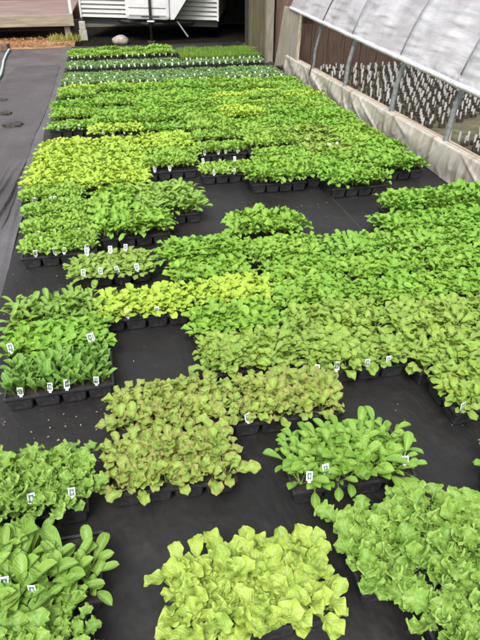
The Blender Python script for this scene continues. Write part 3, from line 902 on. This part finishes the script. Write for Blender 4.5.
while y < 10.8:
    x = 3.44 + (row % 2) * .05
    while x < 7.3:
        px_, py_ = x + random.uniform(-.022, .022), y + random.uniform(-.022, .022)
        bare = (5.6 < py_ - .45 * (px_ - 3.5) < 6.25) or (6.9 < py_ < 7.15 and px_ < 3.9) or py_ < 5.6 and nz(px_ * 1.7, py_ * 1.4, 3) < -.2
        if shows(px_, py_) and random.random() < (.22 if bare else .95):
            pts.append((px_, py_))
        if not bare and shows(px_, py_):
            pots.append((px_, py_))
        x += .135
    y += .165
    row += 1
random.shuffle(pts)
extra = pts[298:]
pts = pts[:298]
pm = MB()
for x, y in pots:
    k = len(pm.v)
    for z, r_ in ((.07, .040), (.135, .052), (.135, .046), (.118, .044)):
        pm.v += [(x + r_ * math.cos(q * PI / 4), y + r_ * math.sin(q * PI / 4), z) for q in range(8)]
    for lv in range(3):
        pm.f += [(k + lv * 8 + q, k + lv * 8 + (q + 1) % 8, k + lv * 8 + 8 + (q + 1) % 8, k + lv * 8 + 8 + q) for q in range(8)]
    pm.f.append(tuple(k + 24 + q for q in range(8)))
pb_ = pm.build('pots', speckled('brown_black_pot', (0.05, 0.042, 0.03), (0.10, 0.085, 0.06), 30, .7, .2), bed)
pb_['kind'] = 'stuff'
print('tags', len(pts), len(extra), 'pots', len(pots))
if extra:
    ex_ = MB()
    for x, y in extra:
        ex_.box(x - .012, x + .012, y - .001, y + .001, .09, .2)
    o = ex_.build('far_tags', M_stick, bed); o['kind'] = 'stuff'
for x, y in pts:
    M = Matrix.Translation((x, y, .125)) @ Matrix.Rotation(R(random.uniform(-30, 30)), 4, 'Z') @ Matrix.Rotation(R(random.uniform(-9, 9)), 4, 'X') @ Matrix.Rotation(R(random.uniform(-8, 8)), 4, 'Y') @ Matrix.Diagonal((1, 1, random.uniform(.7, 1.1), 1))
    link('plant_tag', STICK, bed, M)
# small weed at the wall foot
def weed(x, y, label):
    g = joined([(tf(Matrix.Translation((random.uniform(-.06, .06), random.uniform(-.09, .09), 0)) @ Matrix.Rotation(random.uniform(0, 6.28), 4, 'Z') @ Matrix.Scale(random.uniform(.5, 1.1), 4), lf[0]), lf[1], lf[2]) for _ in range(26) for lf in [leaf('spinach', 3, 6)]])
    o = link('weed', geo_mesh('weed', g, LEAFM['spinach']))
    o.location = (x, y, 0.03)
    tag(o, label, 'weed')
weed(3.12, 7.55, 'small green weed growing at the foot of the tunnel wall')

# ------------------------------------------------------------------ fence, post and darkening shed box beyond
M_moss_board = speckled('mossy_fence_board', (0.055, 0.045, 0.022), (0.12, 0.095, 0.05), 4, 0.9, 0.4, (5, 5, .5), c3=(0.10, 0.105, 0.035), s3=2.5)
fe = thing('board_fence', 'mossy brown vertical board fence at the end of the tray field', 'fence', (0, 0, 0))
for i in range(13):
    y0 = 12.45 + i * .16
    MB().box(3.30 - .012 * (i % 2), 3.33, y0, y0 + .155, 0, 2.6 + random.uniform(-.02, .02), .004).build('board', M_moss_board, fe)
MB().box(3.335, 3.40, 12.42, 14.55, 1.2, 1.3, .004).build('rail', M_moss_board, fe)
M_postp = speckled('pale_weathered_post', (0.13, 0.115, 0.085), (0.22, 0.195, 0.15), 6, 0.85, 0.4, (5, 5, .5))
po = MB().box(3.17, 3.32, 12.26, 12.40, -.02, 2.7, .008).build('fence_post', M_postp)
tag(po, 'pale square timber post at the corner of the mossy fence', 'post')
M_dark = speckled('shade_dark_wall', (0.012, 0.011, 0.010), (0.03, 0.026, 0.022), 4, 0.9, 0.2, (4, 4, .6))  # near black: the darkness of the gap is put into the wall colour
sh = thing('darkening_shed', 'open-fronted shed box added to darken the gap between trailer and board fence', 'shed', (0, 0, 0))  # box with unseen roof, added to keep the gap beside the trailer black
MB().box(3.05, 7.5, 20.3, 20.4, -.02, 3.2).build('rear_wall', M_dark, sh)
MB().box(7.4, 7.5, 12.5, 20.25, -.02, 3.2).build('side_wall', M_dark, sh)
MB().box(3.42, 7.38, 12.5, 12.6, -.02, 3.2).build('front_wall', M_brown, sh)
MB().box(2.95, 7.6, 14.4, 20.5, 2.75, 2.9).build('roof', M_dark, sh)
MB().box(3.25, 3.40, 14.58, 14.72, -.02, 2.745, .006).build('door_post', M_dark, sh)
struct(MB().box(-.9, 7.3, 15.65, 20.2, -.06, -.022).build('shaded_soil', speckled('wet_soil_with_shade', (0.005, 0.0045, 0.004), (0.012, 0.010, 0.008), 6, 1.0, 0.6, spec=0.03)))  # wet soil, with the shade below the trailer put into its colour
bl = MB().box(-.13, .13, -.07, .07, 0, .17, .01).build('timber_block', M_brown, None, False, Matrix.Translation((3.08, 13.35, .0)) @ Matrix.Rotation(.2, 4, 'Z'))
tag(bl, 'brown timber block lying by the fence beside the onion trays', 'block')

# ------------------------------------------------------------------ mobile trailer
M_siding = speckled('cream_siding', (0.27, 0.275, 0.24), (0.34, 0.345, 0.31), 3, 0.5, 0.08, (.4, 1, 3))
M_white = speckled('white_trailer_panel', (0.42, 0.42, 0.42), (0.50, 0.50, 0.50), 3, 0.4, 0.06)
M_black = speckled('black_steel', (0.010, 0.010, 0.011), (0.03, 0.028, 0.026), 20, 0.55, 0.1)
TRM = Matrix.Translation((-.74, 17.35, 0)) @ Matrix.Rotation(R(-14), 4, 'Z')
tr = thing('trailer', 'cream ribbed site trailer with a white front box and black jack post', 'trailer')
tr.matrix_basis = TRM @ Matrix.Rotation(R(1.2), 4, 'Y')
TRW = 3.75
zb = .50
MB().box(.02, TRW - .02, .06, 5.0, zb + .02, 3.1).build('body', M_siding, tr)
def siding(x0, x1, name):
    # ribbed sheet: each rib is a shallow horizontal lap, one strip per piece
    h = .105
    z = zb
    while z < 3.05:
        m = MB()
        m.v = [(x0, .055, z), (x1, .055, z), (x1, .0, z + .012), (x0, .0, z + .012), (x1, .045, z + h - .004), (x0, .045, z + h - .004), (x0, .057, z + h - .004), (x1, .057, z + h - .004)]
        m.f = [(0, 1, 2, 3), (3, 2, 4, 5), (5, 4, 7, 6), (0, 3, 5, 6), (1, 7, 4, 2), (0, 6, 7, 1)]
        m.build('siding_strip', M_siding, tr)
        z += h
siding(.05, 1.355, 'l')
siding(2.60, TRW - .05, 'r')
for x0, x1 in ((0, .05), (TRW - .05, TRW)):
    MB().box(x0, x1, -.012, .07, zb - .01, 3.1, .004).build('corner_trim', M_white, tr)
# white front box with its sloped cheek
MB().box(1.36, 2.52, -.62, .05, zb + .03, 1.9, .09).build('front_box', M_white, tr)
ck = MB()
ck.v = [(2.525, -.55, zb + .05), (2.62, -.55, zb + .05), (3.45, -.55, 1.7), (2.525, -.55, 1.7), (2.525, .0, zb + .05), (2.62, .0, zb + .05), (3.45, .0, 1.7), (2.525, .0, 1.7)]
ck.f = [(0, 1, 2, 3), (7, 6, 5, 4), (0, 4, 5, 1), (1, 5, 6, 2), (2, 6, 7, 3), (3, 7, 4, 0)]
ck.build('sloped_cheek', M_white, tr)
MB().box(1.46, 2.42, -.628, -.6205, .80, .812).build('seam', M_black, tr)
MB().box(1.46, 2.42, -.634, -.6215, zb + .13, zb + .155, .003).build('bottom_trim', M_siding, tr)
MB().box(.03, TRW - .03, .10, 4.8, zb - .16, zb + .018).build('chassis', M_black, tr)
MB().tube([(2.03, -.70, .06), (2.03, -.70, 1.9)], .036, 10).build('jack_post', M_black, tr, True)
MB().box(1.80, 2.26, -.73, -.68, zb + .10, zb + .135, .004).build('jack_handle', M_black, tr)
MB().box(1.95, 2.13, -.78, -.64, zb + .0, zb + .03, .004).build('coupler_plate', M_white, tr)
MB().box(1.93, 2.13, -.80, -.60, .0, .06, .006).build('jack_foot', M_black, tr)
for x0, x1 in ((.95, 2.00), (3.15, 2.06)):
    MB().tube([(x0, .2, zb - .08), (x1, -.68, zb - .06)], .05, 6).build('draw_bar', M_black, tr)
MB().tube([(2.68, -.4, zb + .0), (3.0, -.75, .18)], .018, 6).build('brace', M_steel, tr)
M_conc = speckled('concrete_block', (0.20, 0.19, 0.16), (0.33, 0.31, 0.27), 12, 0.9, 0.5)
pb = MB().box(-.80, -.60, 16.95, 17.20, -.03, .22, .01).box(-.78, -.62, 16.97, 17.18, .222, .42, .01).build('pier_block', M_conc)
tag(pb, 'concrete pier block under the trailer corner next to the deck', 'block')

# ------------------------------------------------------------------ deck on the left
M_deck = speckled('red_brown_deck', (0.10, 0.065, 0.058), (0.18, 0.125, 0.115), 3, 0.6, 0.2, (.35, 4, 1), c3=(0.24, 0.19, 0.18), s3=4)
M_rim = speckled('weathered_rim_beam', (0.17, 0.14, 0.10), (0.27, 0.23, 0.17), 4, 0.85, 0.3, (.4, 2, 4))
dk = thing('deck', 'raised red-brown plank deck with weathered rim beam beside the trailer', 'deck', (0, 0, 0))
for i in range(9):
    MB().box(-9, -.93, 17.0 + i * .60, 17.0 + i * .60 + .592, .575, .605 + random.uniform(0, .004), .004).build('plank', M_deck, dk)
MB().box(-9, -.90, 16.93, 16.99, .33, .60, .006).build('rim_beam', M_rim, dk)
MB().box(-9, -.95, 17.3, 17.38, .2, .565).build('joist', M_dark, dk)
for x in (-8, -5.6, -3.2, -1.1):
    MB().box(x - .07, x + .07, 17.02, 17.16, -.03, .57).build('deck_post', M_rim, dk)
MB().box(-.98, -.905, 17.0, 17.07, .61, 1.9, .004).build('corner_post', M_white, dk)
# reddish wall behind the deck
hw = MB().box(-12, -.95, 22.5, 22.6, 0, 4).build('house_wall', speckled('brown_red_wall', (0.13, 0.07, 0.06), (0.2, 0.12, 0.1), 2, .8, .1))
tag(hw, 'reddish brown house wall behind the raised deck', 'wall')

# ------------------------------------------------------------------ straw, tufts, hose, rock, litter
def scatter_blades(name, n, x0, x1, y0, y1, ln, wd, z0, lift, m, label, cat):
    vs, fs, cs = [], [], []
    for i in range(n):
        x, y = random.uniform(x0, x1), random.uniform(y0, y1)
        a = random.uniform(0, 2 * PI); l = ln * random.uniform(.5, 1.3); w = wd * random.uniform(.6, 1.4)
        dx, dy = math.cos(a), math.sin(a)
        e = random.uniform(*lift)
        zz = z0 + random.uniform(0, .05)
        k = len(vs)
        vs += [(x - dy * w, y + dx * w, zz), (x + dy * w, y - dx * w, zz), (x + dx * l * .5 + dy * w, y + dy * l * .5 - dx * w, zz + e * .7 * l), (x + dx * l * .5 - dy * w, y + dy * l * .5 + dx * w, zz + e * .7 * l), (x + dx * l, y + dy * l, zz + e * l)]
        fs += [(k, k + 1, k + 2, k + 3), (k + 3, k + 2, k + 4)]
        cs += [(0, i / n * 37 % 1, 0)] * 5
    o = mesh_obj(name, vs, fs, m, None, False, np.array(cs))
    o['kind'] = 'stuff'
    tag(o, label, cat)
    return o
M_straw = leaf_mat('orange_dry_straw', (0.22, 0.10, 0.04), (0.42, 0.24, 0.11), rib_amt=0, transl=.15)
M_tuft = leaf_mat('yellow_green_grass', (0.14, 0.16, 0.03), (0.30, 0.28, 0.07), rib_amt=0)
v, f = grid_mesh(lambda a, b: (-7 + a * 6.1, 15.55 + b * 1.5, -.01 + .05 * math.sin(b * PI) * (1 + nz(a * 18, b * 4))), 60, 16)
struct(mesh_obj('straw_verge', v, f, speckled('straw_ground', (0.14, 0.07, 0.03), (0.30, 0.17, 0.08), 9, .95, .6), None, True))
scatter_blades('straw', 5200, -7, -.95, 15.65, 16.95, .12, .006, .03, (-.1, .35), M_straw, 'orange dry straw lying along the foot of the deck', 'straw')
scatter_blades('grass_tufts', 500, -1.55, -.75, 16.1, 16.8, .10, .005, .03, (.5, 1.6), M_tuft, 'yellow-green grass tufts at the end of the straw strip', 'grass')

M_hose = speckled('pale_green_hose', (0.24, 0.33, 0.29), (0.34, 0.42, 0.38), 10, 0.5, 0.1)
hp = [(-2.40, 15.3), (-2.37, 14.6), (-2.30, 13.6), (-2.20, 12.7), (-2.12, 11.9), (-2.10, 11.0), (-2.16, 10.0), (-2.3, 9.0), (-2.45, 7.6)]
cp = []
for i in range(len(hp) - 1):
    for k in range(6):
        q = k / 6
        cp.append((hp[i][0] * (1 - q) + hp[i + 1][0] * q, hp[i][1] * (1 - q) + hp[i + 1][1] * q, .026))
tag(MB().tube(cp, .024, 8).build('garden_hose', M_hose, None, True), 'pale green garden hose trailing along the fabric path', 'hose')
tb = MB().box(-.28, .28, -.11, .11, -.01, .15, .012).build('timber_block', M_brown, None, False, Matrix.Translation((-2.68, 15.35, 0)) @ Matrix.Rotation(-.2, 4, 'Z'))
tag(tb, 'dark timber block at the end of the garden hose', 'block')
def rock(x, y, r, label, m):
    bm = bmesh.new(); bmesh.ops.create_icosphere(bm, subdivisions=3, radius=r)
    for q in bm.verts:
        q.co *= 1 + .22 * noise.noise(q.co * 4.0 / r * .25 + Vector((x, y, 0)))
        q.co.z = q.co.z * .6 + r * .42
    me = bpy.data.meshes.new('rock'); bm.to_mesh(me); bm.free(); finish_mesh(me, m, True)
    o = link('rock', me); o.location = (x, y, -.03)
    tag(o, label, 'rock')
rock(.25, 16.05, .21, 'rounded grey-brown rock lying in front of the trailer', speckled('grey_rock', (0.14, 0.12, 0.10), (0.27, 0.24, 0.21), 9, .9, .5))

# dark rumples of fabric on the path, pale litter crumbs on the bed
M_rumple = speckled('rumpled_fabric', (0.016, 0.013, 0.012), (0.035, 0.029, 0.026), 20, .9, .6)
for x, y, r, lb in ((-1.62, 8.75, .10, 'small rumple of fabric on the path, further from the camera'), (-1.42, 8.05, .13, 'larger flat rumple of fabric on the path'), (-1.78, 9.7, .07, 'small flat rumple of fabric on the path near the hose')):
    bm = bmesh.new(); bmesh.ops.create_icosphere(bm, subdivisions=3, radius=r)
    for q in bm.verts:
        q.co *= 1 + .5 * noise.noise(q.co * 14 + Vector((x * 9, y, 0)))
        q.co.z *= .28
    me = bpy.data.meshes.new('fabric_rumple'); bm.to_mesh(me); bm.free(); finish_mesh(me, M_rumple, True)
    o = link('fabric_rumple', me); o.location = (x, y, .012)
    tag(o, lb, 'mud', 'fabric rumples on the path')
M_crumb = leaf_mat('pale_litter', (0.12, 0.08, 0.045), (0.32, 0.28, 0.2), rib_amt=0, transl=.1)
vs, fs, cs = [], [], []
spots = [(-.5, 3.5, .5, .25, 26), (-.1, 3.35, .3, .2, 10), (1.65, 4.55, .18, .06, 10), (-.35, 2.1, .35, .12, 26), (-.55, 2.12, .25, .06, 12), (1.0, 4.3, .6, .3, 6), (-.45, 1.86, .2, .08, 20), (.4, 2.5, .5, .3, 6), (1.3, 1.75, .2, .2, 5), (-.9, 2.0, .12, .2, 8), (1.2, 4.5, .7, .35, 12), (-.6, 3.2, .3, .1, 8)]
for cx, cy, sx, sy, n in spots:
    for i in range(n):
        x, y = cx + random.uniform(-1, 1) * sx, cy + random.uniform(-1, 1) * sy
        a = random.uniform(0, PI); l = random.uniform(.002, .008); w = l * random.uniform(.3, .7)
        dx, dy = math.cos(a), math.sin(a); k = len(vs); z = .013
        vs += [(x - dx * l, y - dy * l, z), (x + dy * w, y - dx * w, z + .004), (x + dx * l, y + dy * l, z + .001), (x - dy * w, y + dx * w, z + .005)]
        fs += [(k, k + 1, k + 2, k + 3)]; cs += [(0, random.random(), 0)] * 4
o = mesh_obj('litter', vs, fs, M_crumb, None, False, np.array(cs)); o['kind'] = 'stuff'
tag(o, 'pale crumbs and leaf litter on the black fabric', 'litter')
